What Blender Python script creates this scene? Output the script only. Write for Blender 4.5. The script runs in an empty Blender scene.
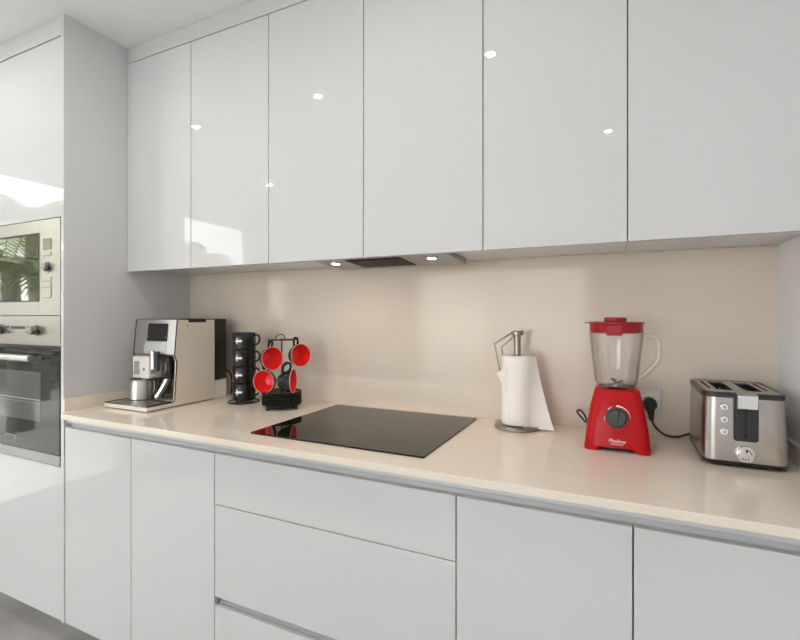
import bpy, bmesh, math, random
from mathutils import Vector, Matrix, Quaternion
random.seed(7)
PI = math.pi
S = bpy.context.scene
C = S.collection

# ------------------------------------------------------------------ materials
def new_mat(name):
    m = bpy.data.materials.new(name); m.use_nodes = True
    nt = m.node_tree; nt.nodes.clear()
    o = nt.nodes.new('ShaderNodeOutputMaterial')
    return m, nt, o

def pbsdf(name, col, rough=.4, metal=0., spec=.5, coat=0., coat_rough=.03, noise=None, bump=None, aniso=0., trans=0., emit=None, sheen=0.):
    """noise = (scale, amount, detail, stretch): soft colour variation; bump = (scale, strength, stretch)."""
    m, nt, o = new_mat(name)
    b = nt.nodes.new('ShaderNodeBsdfPrincipled')
    nt.links.new(b.outputs[0], o.inputs[0])
    b.inputs['Base Color'].default_value = (*col, 1)
    b.inputs['Roughness'].default_value = rough
    b.inputs['Metallic'].default_value = metal
    b.inputs['Specular IOR Level'].default_value = spec
    b.inputs['Coat Weight'].default_value = coat
    b.inputs['Coat Roughness'].default_value = coat_rough
    b.inputs['Anisotropic'].default_value = aniso
    b.inputs['Transmission Weight'].default_value = trans
    b.inputs['Sheen Weight'].default_value = sheen
    tc = nt.nodes.new('ShaderNodeTexCoord')
    def tex(scale, detail, stretch):
        mp = nt.nodes.new('ShaderNodeMapping'); mp.inputs['Scale'].default_value = stretch or (1, 1, 1)
        nt.links.new(tc.outputs['Object'], mp.inputs[0])
        n = nt.nodes.new('ShaderNodeTexNoise'); n.inputs['Scale'].default_value = scale; n.inputs['Detail'].default_value = detail
        nt.links.new(mp.outputs[0], n.inputs['Vector'])
        return n
    if noise:
        n = tex(noise[0], noise[2] if len(noise) > 2 else 3, noise[3] if len(noise) > 3 else None)
        r = nt.nodes.new('ShaderNodeValToRGB')
        a = noise[1]
        r.color_ramp.elements[0].position = .3; r.color_ramp.elements[1].position = .7
        r.color_ramp.elements[0].color = (*[c * (1 - a) for c in col], 1)
        r.color_ramp.elements[1].color = (*[min(1, c * (1 + a)) for c in col], 1)
        nt.links.new(n.outputs['Fac'], r.inputs[0]); nt.links.new(r.outputs[0], b.inputs['Base Color'])
    if bump:
        n = tex(bump[0], 3, bump[2] if len(bump) > 2 else None)
        bp = nt.nodes.new('ShaderNodeBump'); bp.inputs['Strength'].default_value = bump[1]; bp.inputs['Distance'].default_value = .002
        nt.links.new(n.outputs['Fac'], bp.inputs['Height']); nt.links.new(bp.outputs[0], b.inputs['Normal'])
    return m

def clear_mat(name, tint=(1, 1, 1), gloss=1., rough=.02, edge=0., edge_col=(.5, .5, .52)):
    """thin clear sheet: lets light through, mirrors at grazing angles"""
    m, nt, o = new_mat(name)
    t = nt.nodes.new('ShaderNodeBsdfTransparent'); t.inputs[0].default_value = (*tint, 1)
    g = nt.nodes.new('ShaderNodeBsdfGlossy'); g.inputs[0].default_value = (gloss, gloss, gloss, 1); g.inputs['Roughness'].default_value = rough
    fw = nt.nodes.new('ShaderNodeLayerWeight'); fw.inputs[0].default_value = .5      # same on both faces of the sheet
    pw = nt.nodes.new('ShaderNodeMath'); pw.operation = 'POWER'; pw.inputs[1].default_value = 5
    f = nt.nodes.new('ShaderNodeMath'); f.operation = 'MULTIPLY_ADD'; f.inputs[1].default_value = .96; f.inputs[2].default_value = .04
    nt.links.new(fw.outputs['Facing'], pw.inputs[0]); nt.links.new(pw.outputs[0], f.inputs[0])
    mx = nt.nodes.new('ShaderNodeMixShader')
    nt.links.new(f.outputs[0], mx.inputs[0]); nt.links.new(t.outputs[0], mx.inputs[1]); nt.links.new(g.outputs[0], mx.inputs[2])
    nt.links.new(mx.outputs[0], o.inputs[0])
    if edge:
        lw = nt.nodes.new('ShaderNodeLayerWeight'); lw.inputs[0].default_value = .5
        mm = nt.nodes.new('ShaderNodeMixRGB'); mm.inputs[1].default_value = (*tint, 1); mm.inputs[2].default_value = (*edge_col, 1)
        mu = nt.nodes.new('ShaderNodeMath'); mu.operation = 'MULTIPLY'; mu.inputs[1].default_value = edge
        p3 = nt.nodes.new('ShaderNodeMath'); p3.operation = 'POWER'; p3.inputs[1].default_value = 3; nt.links.new(lw.outputs['Facing'], p3.inputs[0]); nt.links.new(p3.outputs[0], mu.inputs[0]); nt.links.new(mu.outputs[0], mm.inputs[0]); nt.links.new(mm.outputs[0], t.inputs[0])
    return m

def emit_mat(name, col, strength):
    m, nt, o = new_mat(name)
    e = nt.nodes.new('ShaderNodeEmission'); e.inputs[0].default_value = (*col, 1); e.inputs[1].default_value = strength
    nt.links.new(e.outputs[0], o.inputs[0]); return m

def quartz(name, rough, QC, spec=.5):
    m, nt, o = new_mat(name)
    b = nt.nodes.new('ShaderNodeBsdfPrincipled'); nt.links.new(b.outputs[0], o.inputs[0])
    b.inputs['Roughness'].default_value = rough; b.inputs['Specular IOR Level'].default_value = spec
    tc = nt.nodes.new('ShaderNodeTexCoord')
    n1 = nt.nodes.new('ShaderNodeTexNoise'); n1.inputs['Scale'].default_value = 260; n1.inputs['Detail'].default_value = 4
    n2 = nt.nodes.new('ShaderNodeTexNoise'); n2.inputs['Scale'].default_value = 5; n2.inputs['Detail'].default_value = 3
    for n in (n1, n2): nt.links.new(tc.outputs['Object'], n.inputs['Vector'])
    r1 = nt.nodes.new('ShaderNodeValToRGB')
    r1.color_ramp.elements[0].position = .32; r1.color_ramp.elements[0].color = (*[c * .965 for c in QC], 1)
    r1.color_ramp.elements[1].position = .66; r1.color_ramp.elements[1].color = (*[c * 1.02 for c in QC], 1)
    nt.links.new(n1.outputs['Fac'], r1.inputs[0])
    r2 = nt.nodes.new('ShaderNodeValToRGB')
    r2.color_ramp.elements[0].position = .35; r2.color_ramp.elements[0].color = (.98, .98, .98, 1)
    r2.color_ramp.elements[1].position = .65; r2.color_ramp.elements[1].color = (1, 1, 1, 1)
    nt.links.new(n2.outputs['Fac'], r2.inputs[0])
    mx = nt.nodes.new('ShaderNodeMixRGB'); mx.blend_type = 'MULTIPLY'; mx.inputs[0].default_value = 1
    nt.links.new(r1.outputs[0], mx.inputs[1]); nt.links.new(r2.outputs[0], mx.inputs[2]); nt.links.new(mx.outputs[0], b.inputs['Base Color'])
    return m

QC = (.83, .735, .62)
M = dict(
    lacquer=pbsdf('white_gloss_lacquer', (.637, .637, .639), .005, spec=.5),
    carcass=pbsdf('white_cabinet_board', (.70, .72, .74), .35),
    wall=pbsdf('white_wall_paint', (.87, .88, .90), .55, noise=(3, .01), bump=(90, .03)),
    ceiling=pbsdf('white_ceiling_paint', (.84, .84, .83), .7, noise=(2, .01)),
    floor=pbsdf('grey_floor_tile', (.365, .342, .322), .28, noise=(4, .14, 6), bump=(20, .03)),
    quartz=quartz('beige_quartz_polished', .07, QC),
    splash=quartz('beige_quartz_splashback', .10, (.755, .665, .56), .3),
    alu=pbsdf('satin_aluminium_rail', (.60, .61, .62), .38, metal=.3),
    steel=pbsdf('brushed_steel', (.60, .58, .55), .28, metal=1, noise=(60, .05, 2, (1, 1, .02))),
    steel_toaster=pbsdf('brushed_toaster_steel', (.43, .405, .38), .27, metal=1, bump=(40, .05, (40, 40, 1))),
    steel_mirror=pbsdf('polished_oven_steel', (.43, .40, .355), .30, metal=1),
    steel_dark=pbsdf('dark_steel', (.30, .29, .28), .25, metal=1),
    chrome=pbsdf('bright_chrome', (.82, .82, .82), .07, metal=1),
    nickel=pbsdf('brushed_nickel', (.33, .30, .265), .3, metal=1),
    hob=pbsdf('black_hob_glass', (.010, .008, .006), .03, spec=.52),
    black_glass=pbsdf('black_oven_glass', (.012, .012, .012), .03, spec=.6),
    micro_glass=pbsdf('dark_microwave_glass', (.22, .225, .19), .03, metal=.9),
    oven_window=pbsdf('smoked_oven_window', (.10, .10, .10), .05, spec=.6),
    display=pbsdf('unlit_green_display', (.13, .15, .03), .12),
    black=pbsdf('black_plastic', (.016, .016, .017), .32),
    black_soft=pbsdf('black_rubber', (.02, .02, .02), .5),
    dark_grey=pbsdf('charcoal_plastic', (.035, .038, .039), .35),
    tank=pbsdf('smoked_black_tank', (.012, .011, .011), .12),
    cream=pbsdf('cream_plastic', (.74, .66, .565), .3),
    cream_light=pbsdf('ivory_plastic', (.84, .79, .72), .3),
    red=pbsdf('red_gloss_plastic', (.47, .005, .010), .24, spec=.2),
    red_lid=pbsdf('dark_red_plastic', (.34, .008, .016), .25, spec=.35),
    red_glaze=pbsdf('red_glaze', (.80, .03, .028), .16, coat=.3),
    rim_glaze=pbsdf('pale_rim_glaze', (.80, .42, .38), .2),
    black_glaze=pbsdf('black_satin_glaze', (.012, .0115, .0115), .22, spec=.35),
    wire=pbsdf('black_wire', (.03, .028, .026), .35, metal=.3),
    paper=pbsdf('white_paper_towel', (.88, .85, .81), .9, spec=.1, bump=(160, .25)),
    white=pbsdf('white_print', (.86, .86, .86), .4),
    white_plastic=pbsdf('white_socket_plastic', (.80, .78, .75), .3),
    plate=pbsdf('silver_socket_plate', (.55, .535, .51), .3, metal=.35),
    groove=pbsdf('shadow_gap_board', (.20, .20, .20), .5),
    grey_print=pbsdf('grey_print', (.42, .40, .38), .4),
    hood_metal=pbsdf('grey_hood_metal', (.40, .40, .40), .42, metal=.4),
    matt_black=pbsdf('matt_black_filter', (.010, .010, .010), .6, spec=.2),
    black_matt_glaze=pbsdf('black_matt_glaze', (.011, .0105, .0105), .42, spec=.22),
    pane=clear_mat('window_pane', (.97, .98, .97)),
    jar=clear_mat('clear_jar_plastic', (.995, .995, .995), 1, .03, edge=1., edge_col=(.25, .23, .24)),
    lamp=emit_mat('downlight_glow', (1, .97, .93), 850),
    hood_lamp=emit_mat('warm_hood_lamp', (1, .82, .62), 210),
    frame=pbsdf('white_window_frame', (.82, .82, .82), .3),
    leaf=pbsdf('palm_leaf', (.20, .235, .08), .45, noise=(3, .3)),
    bark=pbsdf('palm_bark', (.22, .20, .17), .8, noise=(12, .3), bump=(30, .5)),
    hedge=pbsdf('hedge_leaf', (.07, .09, .035), .5, noise=(6, .4)),
    terrace=pbsdf('terrace_stone', (.72, .70, .67), .7, noise=(3, .1)),
    garden_wall=pbsdf('garden_wall_render', (.52, .51, .49), .8, noise=(2, .05)),
)

# ------------------------------------------------------------------ mesh helpers
class G:
    """collects shapes into one bmesh"""
    def __init__(self): self.bm = bmesh.new()
    def _merge(self, b, mtx=None, flat=False):
        for f in b.faces: f.smooth = not flat and len(f.verts) < 5
        if mtx: bmesh.ops.transform(b, matrix=mtx, verts=b.verts)
        me = bpy.data.meshes.new('tmp'); b.to_mesh(me); b.free()
        self.bm.from_mesh(me); bpy.data.meshes.remove(me); return self
    def box(self, x0, x1, y0, y1, z0, z1, bev=0., seg=2, mtx=None):
        b = bmesh.new()
        bmesh.ops.create_cube(b, size=1)
        bmesh.ops.scale(b, vec=(x1 - x0, y1 - y0, z1 - z0), verts=b.verts)
        bmesh.ops.translate(b, vec=((x0 + x1) / 2, (y0 + y1) / 2, (z0 + z1) / 2), verts=b.verts)
        if bev: bmesh.ops.bevel(b, geom=b.edges[:], offset=bev, segments=seg, affect='EDGES', profile=.5)
        return self._merge(b, mtx, True)
    def loft(self, rings, cap0=True, cap1=True, closed=True, mtx=None):
        b = bmesh.new()
        R = [[b.verts.new(p) for p in r] for r in rings]
        n = len(R[0])
        for i in range(len(R) - 1):
            for j in range(n if closed else n - 1):
                k = (j + 1) % n
                b.faces.new((R[i][j], R[i][k], R[i + 1][k], R[i + 1][j]))
        if cap0: b.faces.new(R[0][::-1])
        if cap1: b.faces.new(R[-1])
        bmesh.ops.recalc_face_normals(b, faces=b.faces)
        return self._merge(b, mtx)
    def lathe(self, prof, c=(0, 0, 0), seg=40, axis='Z', mtx=None, closed=False):
        """prof = [(radius, height)], radius 0 closes the end"""
        b = bmesh.new(); rings = []
        for r, z in prof:
            if r < 1e-6: rings.append([b.verts.new((0, 0, z))])
            else: rings.append([b.verts.new((r * math.cos(2 * PI * k / seg), r * math.sin(2 * PI * k / seg), z)) for k in range(seg)])
        pairs = list(zip(rings, rings[1:]))
        if closed: pairs.append((rings[-1], rings[0]))
        for a, d in pairs:
            if len(a) == 1 and len(d) == 1: continue
            for k in range(seg):
                l = (k + 1) % seg
                if len(a) == 1: b.faces.new((a[0], d[k], d[l]))
                elif len(d) == 1: b.faces.new((a[k], a[l], d[0]))
                else: b.faces.new((a[k], a[l], d[l], d[k]))
        if not closed:
            for r in (rings[0], rings[-1]):
                if len(r) > 1 and getattr(self, 'cap', True): b.faces.new(r)
        bmesh.ops.recalc_face_normals(b, faces=b.faces)
        m = Matrix.Translation(c)
        if axis == 'Y': m = m @ Matrix.Rotation(PI / 2, 4, 'X')      # +z -> -y
        if axis == 'X': m = m @ Matrix.Rotation(PI / 2, 4, 'Y')      # +z -> +x
        if mtx: m = mtx @ m
        return self._merge(b, m)
    def cyl(self, c, r, h, seg=32, axis='Z', bev=.0, mtx=None):
        p = [(0, 0), (r - bev, 0)] + ([(r, bev), (r, h - bev)] if bev else [(r, h)]) + ([(r - bev, h)] if bev else []) + [(0, h)]
        return self.lathe(p, c, seg, axis, mtx)
    def tube(self, pts, r, seg=10, closed=False, mtx=None):
        P = [Vector(p) for p in pts]; n = len(P)
        T = []
        for i in range(n):
            a = P[i - 1] if (i or closed) else P[0]; d = P[(i + 1) % n] if (i < n - 1 or closed) else P[-1]
            T.append((d - a).normalized())
        u = T[0].orthogonal().normalized(); rings = []
        for i in range(n):
            if i:
                q = T[i - 1].rotation_difference(T[i]); u = (q @ u).normalized()
            u = (u - T[i] * u.dot(T[i])).normalized(); v = T[i].cross(u)
            rr = r[i] if isinstance(r, (list, tuple)) else r
            rings.append([P[i] + (u * math.cos(2 * PI * k / seg) + v * math.sin(2 * PI * k / seg)) * rr for k in range(seg)])
        if closed: return self.loft(rings + [rings[0]], False, False, mtx=mtx)
        return self.loft(rings, mtx=mtx)
    def prism(self, poly, axis, a0, a1, bev=0., mtx=None):
        """polygon extruded along an axis: X -> poly is (y,z), Y -> (x,z), Z -> (x,y)"""
        def P(p, t):
            return {'X': (t, p[0], p[1]), 'Y': (p[0], t, p[1]), 'Z': (p[0], p[1], t)}[axis]
        b = bmesh.new()
        A = [b.verts.new(P(p, a0)) for p in poly]; D = [b.verts.new(P(p, a1)) for p in poly]
        n = len(poly)
        for i in range(n): b.faces.new((A[i], A[(i + 1) % n], D[(i + 1) % n], D[i]))
        b.faces.new(A[::-1]); b.faces.new(D)
        bmesh.ops.recalc_face_normals(b, faces=b.faces)
        if bev: bmesh.ops.bevel(b, geom=b.edges[:], offset=bev, segments=2, affect='EDGES', profile=.5)
        return self._merge(b, mtx, True)
    def quad(self, *pts):
        vs = [self.bm.verts.new(p) for p in pts]; self.bm.faces.new(vs); return self
    def text(self, body, size, mtx, depth=.0006, shear=0., width=None):
        cu = bpy.data.curves.new('tmp_text', 'FONT'); cu.body = body; cu.size = size; cu.extrude = depth / 2; cu.shear = shear
        cu.align_x = 'CENTER'; cu.align_y = 'CENTER'; cu.resolution_u = 3
        o = bpy.data.objects.new('tmp_text', cu); C.objects.link(o)
        me = bpy.data.meshes.new_from_object(o.evaluated_get(bpy.context.evaluated_depsgraph_get()))
        b = bmesh.new(); b.from_mesh(me)
        if width:
            xs = [v.co.x for v in b.verts]; k = width / (max(xs) - min(xs))
            bmesh.ops.scale(b, vec=(k, 1, 1), verts=b.verts)
        bpy.data.objects.remove(o); bpy.data.curves.remove(cu); bpy.data.meshes.remove(me)
        return self._merge(b, mtx)

def spline(pts, n=8, closed=False):
    """Catmull-Rom through points"""
    P = [Vector(p) for p in pts]; out = []; L = len(P)
    rng = range(L if closed else L - 1)
    for i in rng:
        p0 = P[(i - 1) % L] if (closed or i) else P[0]; p1 = P[i]; p2 = P[(i + 1) % L]
        p3 = P[(i + 2) % L] if (closed or i < L - 2) else P[-1]
        for k in range(n):
            t = k / n
            out.append(.5 * ((2 * p1) + (p2 - p0) * t + (2 * p0 - 5 * p1 + 4 * p2 - p3) * t * t + (3 * p1 - p0 - 3 * p2 + p3) * t ** 3))
    if not closed: out.append(P[-1])
    return out

def rrect(cx, cy, w, d, r, z, n=6):
    pts = []
    for (sx, sy, a0) in ((1, 1, 0), (-1, 1, 90), (-1, -1, 180), (1, -1, 270)):
        for k in range(n + 1):
            a = math.radians(a0 + 90 * k / n)
            pts.append((cx + sx * (w / 2 - r) + r * math.cos(a), cy + sy * (d / 2 - r) + r * math.sin(a), z))
    return pts

def circ(c, r, n=24, axis='Z'):
    out = []
    for k in range(n):
        a = 2 * PI * k / n; u, v = r * math.cos(a), r * math.sin(a)
        out.append({'Z': (c[0] + u, c[1] + v, c[2]), 'Y': (c[0] + u, c[1], c[2] + v), 'X': (c[0], c[1] + u, c[2] + v)}[axis])
    return out

def obj(name, g, mat, parent=None, smooth=38, local=False, label=None):
    """link the collected shapes as ONE mesh object; world coordinates unless local"""
    bm = g.bm
    if parent is not None and not local:
        bmesh.ops.translate(bm, vec=-Vector(parent['o']), verts=bm.verts)
    for e in bm.edges:
        if len(e.link_faces) == 2 and e.calc_face_angle(0) > math.radians(smooth): e.smooth = False
    me = bpy.data.meshes.new(name); bm.to_mesh(me); bm.free()
    me.materials.append(M[mat])
    o = bpy.data.objects.new(name, me); C.objects.link(o)
    if parent is not None:
        o.parent = parent; o['o'] = parent['o']
    if label: o['label'] = label
    return o

def tag(o, label, cat, group=None):
    o['label'] = label; o['category'] = cat
    if group: o['group'] = group
    return o

def thing(name, label, cat, loc=(0, 0, 0), group=None):
    o = bpy.data.objects.new(name, None); C.objects.link(o); o.empty_display_size = .05
    o.location = loc; o['o'] = tuple(loc)
    return tag(o, label, cat, group)

def struct(name, g, mat, parent=None):
    o = obj(name, g, mat, parent); o['kind'] = 'structure'; return o

def dup(root, label, loc=None):
    """a copy of a thing with copies of its parts and sub-parts"""
    r = root.copy(); C.objects.link(r); r['label'] = label
    if loc: r.location = loc
    for ch in list(root.children):
        c = ch.copy(); C.objects.link(c); c.parent = r
        for gch in ch.children:
            d = gch.copy(); C.objects.link(d); d.parent = c
    return r

# ------------------------------------------------------------------ key planes (metres; camera stands at x=0 y=0)
XL, XR = -1.956, .414            # tall unit side / right wall
YS, YW = 1.654, 1.666            # splashback face / plaster
YD = 1.070                       # door fronts of base and tall units
YU = 1.323                       # door fronts of wall units
ZT, ZC = .925, 2.476             # worktop, ceiling
RXL, RYB = -3.45, -4.0           # far left wall, wall behind

# ------------------------------------------------------------------ room shell
struct('floor', G().box(RXL - .2, XR + .2, RYB - .2, YW + .2, -.1, 0), 'floor')
struct('ceiling', G().box(RXL - .2, XR + .2, RYB - .2, YW + .2, ZC, ZC + .12), 'ceiling')
struct('wall_back', G().box(RXL - .2, XR + .2, YW, YW + .2, 0, ZC), 'wall')
struct('wall_right', G().box(XR, XR + .2, RYB, YW, 0, ZC), 'wall')
W0, W1, WT = -1.24, .80, 2.31    # sliding door in the left wall
g = G().box(RXL - .2, RXL, RYB, W0, 0, ZC).box(RXL - .2, RXL, W1, YW, 0, ZC).box(RXL - .2, RXL, W0, W1, WT, ZC)
struct('wall_left', g, 'wall')
B0, B1 = -3.3, -.3
g = G().box(RXL, B0, RYB - .2, RYB, 0, ZC).box(B1, XR, RYB - .2, RYB, 0, ZC).box(B0, B1, RYB - .2, RYB, WT, ZC)
struct('wall_front', g, 'wall')

def slider(name, along, a0, a1, pos):
    """full-height sliding window: frame with two leaves and panes"""
    def bx(g, u0, u1, v0, v1, z0, z1):
        return g.box(v0, v1, u0, u1, z0, z1, .003) if along == 'Y' else g.box(u0, u1, v0, v1, z0, z1, .003)
    root = bpy.data.objects.new(name, None); C.objects.link(root); root['kind'] = 'structure'; root['o'] = (0, 0, 0)
    g = G()
    bx(g, a0, a1, pos - .06, pos + .06, WT - .05, WT); bx(g, a0, a1, pos - .06, pos + .06, 0, .035)
    bx(g, a0, a0 + .05, pos - .06, pos + .06, .035, WT - .05); bx(g, a1 - .05, a1, pos - .06, pos + .06, .035, WT - .05)
    o = obj('window_frame', g, 'frame', root)
    mid = (a0 + a1) / 2
    for (l0, l1, off) in ((a0 + .05, mid + .04, -.025), (mid - .04, a1 - .05, .025)):
        g = G(); p = pos + off; st_ = .14 if l0 < mid - .1 else .07
        for (u0, u1, z0, z1) in ((l0, l0 + st_, .035, WT - .05), (l1 - .07, l1, .035, WT - .05), (l0 + st_, l1 - .07, .035, .12), (l0 + st_, l1 - .07, WT - .12, WT - .05)):
            bx(g, u0, u1, p - .02, p + .02, z0, z1)
        lf = obj('sliding_leaf', g, 'frame', root)
        g = G()
        if along == 'Y': g.box(p - .004, p + .004, l0 + st_, l1 - .07, .12, WT - .12)
        else: g.box(l0 + st_, l1 - .07, p - .004, p + .004, .12, WT - .12)
        obj('pane', g, 'pane', lf)
slider('window_1', 'Y', W0, W1, RXL - .10)
slider('added_fill_window', 'X', B0, B1, RYB - .10)  # unseen window added behind the camera as front fill light

# ------------------------------------------------------------------ outdoors (seen mirrored in doors and microwave, except the added canopy)
struct('terrace_ground', G().box(-16, RXL - .2, -14, 10, -.12, -.02).box(RXL - .2, 6, -14, RYB - .2, -.12, -.02), 'terrace')
gw = obj('garden_wall', G().box(-10.2, -10, -14, 10, -.02, 1.15, .01), 'garden_wall')
tag(gw, 'low grey rendered garden wall beyond the palms', 'wall')

def frond_mesh(L, droop, n=26):
    g = G(); P = []
    for i in range(n + 1):
        t = i / n
        P.append(Vector((L * t * (1 - .12 * t), 0, .55 * L * t - droop * L * t * t)))
    g.tube(P, [.022 * (1 - .8 * i / n) + .003 for i in range(n + 1)], 6)
    for i in range(3, n + 1):
        t = i / n; p = P[i]; d = (P[i] - P[i - 1]).normalized()
        ll = L * .34 * math.sin(PI * min(1, .18 + .82 * t)) ** .6 + .06
        for s in (-1, 1):
            tip = p + d * ll * .62 + Vector((0, s * ll * .72, -ll * .28))
            w = d * .014
            m1 = p.lerp(tip, .5) + Vector((0, 0, .03))
            g.quad(p - w, p + w, m1 + w * 1.1, m1 - w * 1.1)
            g.quad(m1 - w * 1.1, m1 + w * 1.1, tip + w * .1, tip - w * .1)
    return g
def palm(loc, h, L, nf, label, seed):
    rnd = random.Random(seed)
    r = thing('palm_tree', label, 'palm tree', loc, 'palms in the garden')
    pts = spline([(0, 0, 0), (.05, .03, h * .4), (.0, .1, h * .75), (.02, .12, h)], 6)
    n = len(pts)
    obj('trunk', G().tube(pts, [.13 - .05 * i / n + (.008 if i % 2 else 0) for i in range(n)], 12), 'bark', r, local=True)
    a = obj('frond', frond_mesh(L, .75), 'leaf', r, local=True); b = obj('frond', frond_mesh(L * .9, .35), 'leaf', r, local=True)
    for k in range(nf):
        src = a if k % 2 else b
        o = src if k < 2 else src.copy()
        if k >= 2: C.objects.link(o)
        o.parent = r; o.location = (.02, .12, h)
        o.rotation_euler = (rnd.uniform(-.3, .3), rnd.uniform(-.35, .35), 2 * PI * k / nf * 1.0 + rnd.uniform(-.2, .2))
    return r
palm((-6.2, -.8, -.02), 1.8, 1.3, 20, 'full palm straight outside the sliding window', 1)
palm((-7.6, -3.95, -.02), 2.42, .85, 20, 'palm at the far end of the terrace by the wall', 2)
palm((-8.1, -1.95, -.02), 2.75, 1.35, 24, 'tall slim palm behind the full palm, near the hedge', 3)
rnd = random.Random(5); g = G()
for k in range(2600):
    p = Vector((rnd.uniform(-9.7, -9.0), rnd.uniform(-8, 5), rnd.uniform(.0, 1.25)))
    d = Vector((rnd.uniform(-1, 1), rnd.uniform(-1, 1), rnd.uniform(-.3, 1))).normalized(); u = d.orthogonal().normalized() * .05
    g.quad(p, p + d * .09 + u, p + d * .2, p + d * .09 - u)
hd = obj('hedge', g, 'hedge'); hd['kind'] = 'stuff'; tag(hd, 'clipped green hedge along the garden wall', 'hedge')

cn = obj('added_shade_canopy', G().box(-5.5, RXL - .2, -3.5, 3, 2.74, 2.88), 'garden_wall')  # unseen canopy added to cut the skylight reaching the tall unit
cn['kind'] = 'structure'

# ------------------------------------------------------------------ splashback, worktop, rail, plinth
sb = obj('splashback', G().box(XL, XR, YS, YW - .0005, ZT, 1.50), 'splash')
tag(sb, 'polished beige stone splashback between worktop and wall cabinets', 'splashback')

wt = thing('worktop', 'long beige quartz worktop running under the splashback', 'worktop', (0, 0, .905))
g = G().prism([(XL + .0005, 1.0670), (XL + .046, 1.0655), (XL + .046, 1.030), (XR - .0005, 1.030), (XR - .0005, YS - .0005), (XL + .0005, YS - .0005)], 'Z', .905, ZT, .0012)
obj('slab', g, 'quartz', wt)
obj('upstand', G().box(XL + .0005, XL + .0135, 1.062, YS - .001, ZT, ZT + .05, .001), 'quartz', wt)
obj('upstand', G().box(XR - .0135, XR - .0005, 1.062, YS - .001, ZT, ZT + .05, .001), 'quartz', wt)

rail = obj('handle_rail', G().prism([(1.112, .9045), (1.0785, .9045), (1.0765, .900), (1.0765, .880), (1.0785, .8755), (1.088, .874), (1.0892, .870), (1.0892, .853), (1.112, .853)], 'X', XL + .0005, XR - .0005), 'alu')
tag(rail, 'silver recessed grip rail under the worktop front edge', 'handle rail')
pl = obj('plinth', G().box(-2.56, XR - .0005, 1.172, 1.19, 0, .094), 'carcass')
tag(pl, 'white toe-kick board under the base cabinets', 'plinth')

# ------------------------------------------------------------------ cabinets
def panel(x0, x1, z0, z1, yf, t=.019, b=.0012):
    return G().box(x0 + .0015, x1 - .0015, yf, yf + t, z0, z1, b)

def carcass(x0, x1, y0, y1, z0, z1, t=.016):
    g = G().box(x0 + .0005, x0 + t, y0, y1, z0, z1).box(x1 - t, x1 - .0005, y0, y1, z0, z1)
    g.box(x0 + t, x1 - t, y0, y1, z0, z0 + t).box(x0 + t, x1 - t, y0, y1, z1 - t, z1)
    return g.box(x0 + t, x1 - t, y1 - .008, y1, z0 + t, z1 - t)

UX = [-1.956, -1.560, -1.160, -.7585, -.357, .0225, .414]
UL = ['white gloss wall cabinet in the corner against the tall oven unit',
      'white gloss wall cabinet mirroring the bright window, above the black cup tower',
      'white gloss wall cabinet directly left of the cooker hood seam',
      'white gloss wall cabinet right of the hood seam, above the hob',
      'white gloss wall cabinet above the paper towel holder and the blender',
      'white gloss wall cabinet above the toaster, next to the right wall']
for i in range(6):
    x0, x1 = UX[i], UX[i + 1]
    if i == 5: x1 -= .0005
    t = thing('wall_cabinet', UL[i], 'cabinet', ((x0 + x1) / 2, 1.5, 1.5), 'wall cabinets')
    obj('carcass', carcass(x0, x1, YU + .021, YS - .001, 1.501, 2.404), 'carcass', t)
    obj('door', panel(x0, x1, 1.490, 2.4035, YU), 'lacquer', t)
fl = obj('filler_panel', G().box(XL + .0005, XR - .0005, YU + .001, YU + .019, 2.408, ZC - .0005, .0008), 'lacquer')
tag(fl, 'long white filler strip between wall cabinets and ceiling', 'filler panel')

BX = [-1.956, -1.5605, -1.1565, -.3555, .0285, .4135]
BL = ['white base cabinet below the coffee machine, against the oven unit', 'white base cabinet below the black cup tower, left of the drawers', None,
      'white base cabinet below the paper towel and blender, right of the drawers', 'white base cabinet below the toaster, next to the right wall']
for i in range(5):
    x0, x1 = BX[i], BX[i + 1]
    if i == 2:
        t = thing('drawer_cabinet', 'wide white drawer unit under the black hob', 'cabinet', ((x0 + x1) / 2, 1.3, .095))
        obj('carcass', carcass(x0, x1, 1.149, YS - .001, .096, .9045), 'carcass', t)
        for z0, z1 in ((.701, .8605), (.408, .6985), (.096, .380)):
            obj('drawer', panel(x0, x1, z0, z1, YD), 'lacquer', t)
        g = G().prism([(1.0785, .4075), (1.104, .4075), (1.104, .378), (1.090, .378), (1.090, .3835), (1.096, .388), (1.098, .394), (1.096, .400), (1.0885, .404), (1.0785, .405)], 'X', x0 + .002, x1 - .002)
        obj('grip_channel', g, 'alu', t)
        continue
    t = thing('base_cabinet', BL[i], 'cabinet', ((x0 + x1) / 2, 1.3, .095), 'base cabinets')
    obj('carcass', carcass(x0, x1, 1.149 if i != 9 else 1.1, YS - .001, .096, .9045), 'carcass', t)
    obj('door', panel(x0, x1, .096, .8605, YD), 'lacquer', t)

# tall oven unit
TX0, TX1 = -2.560, -1.9765
t = thing('tall_cabinet', 'full-height white gloss unit housing microwave and oven', 'cabinet', (-2.26, 1.36, .095))
g = G().box(TX1 + .001, XL, YD - .004, YW - .001, .095, ZC - .0005, .001)
obj('side_panel', g, 'lacquer', t)
g = G().box(TX0, TX0 + .018, YD + .022, YW - .001, .095, ZC - .001).box(TX0 + .018, TX1, YW - .02, YW - .001, .095, ZC - .001)
for z in (.095, .684, 1.2965, 1.680, 2.395): g.box(TX0 + .018, TX1, YD + .024, YW - .02, z, z + .014)
obj('carcass', g, 'carcass', t)
obj('door', panel(TX0, TX1 - .002, 1.688, 2.397, YD), 'lacquer', t)
obj('door', panel(TX0, TX1 - .002, .096, .700, YD), 'lacquer', t)
obj('filler_panel', panel(TX0, TX1 - .002, 2.401, ZC - .001, YD - .002), 'lacquer', t)

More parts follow.
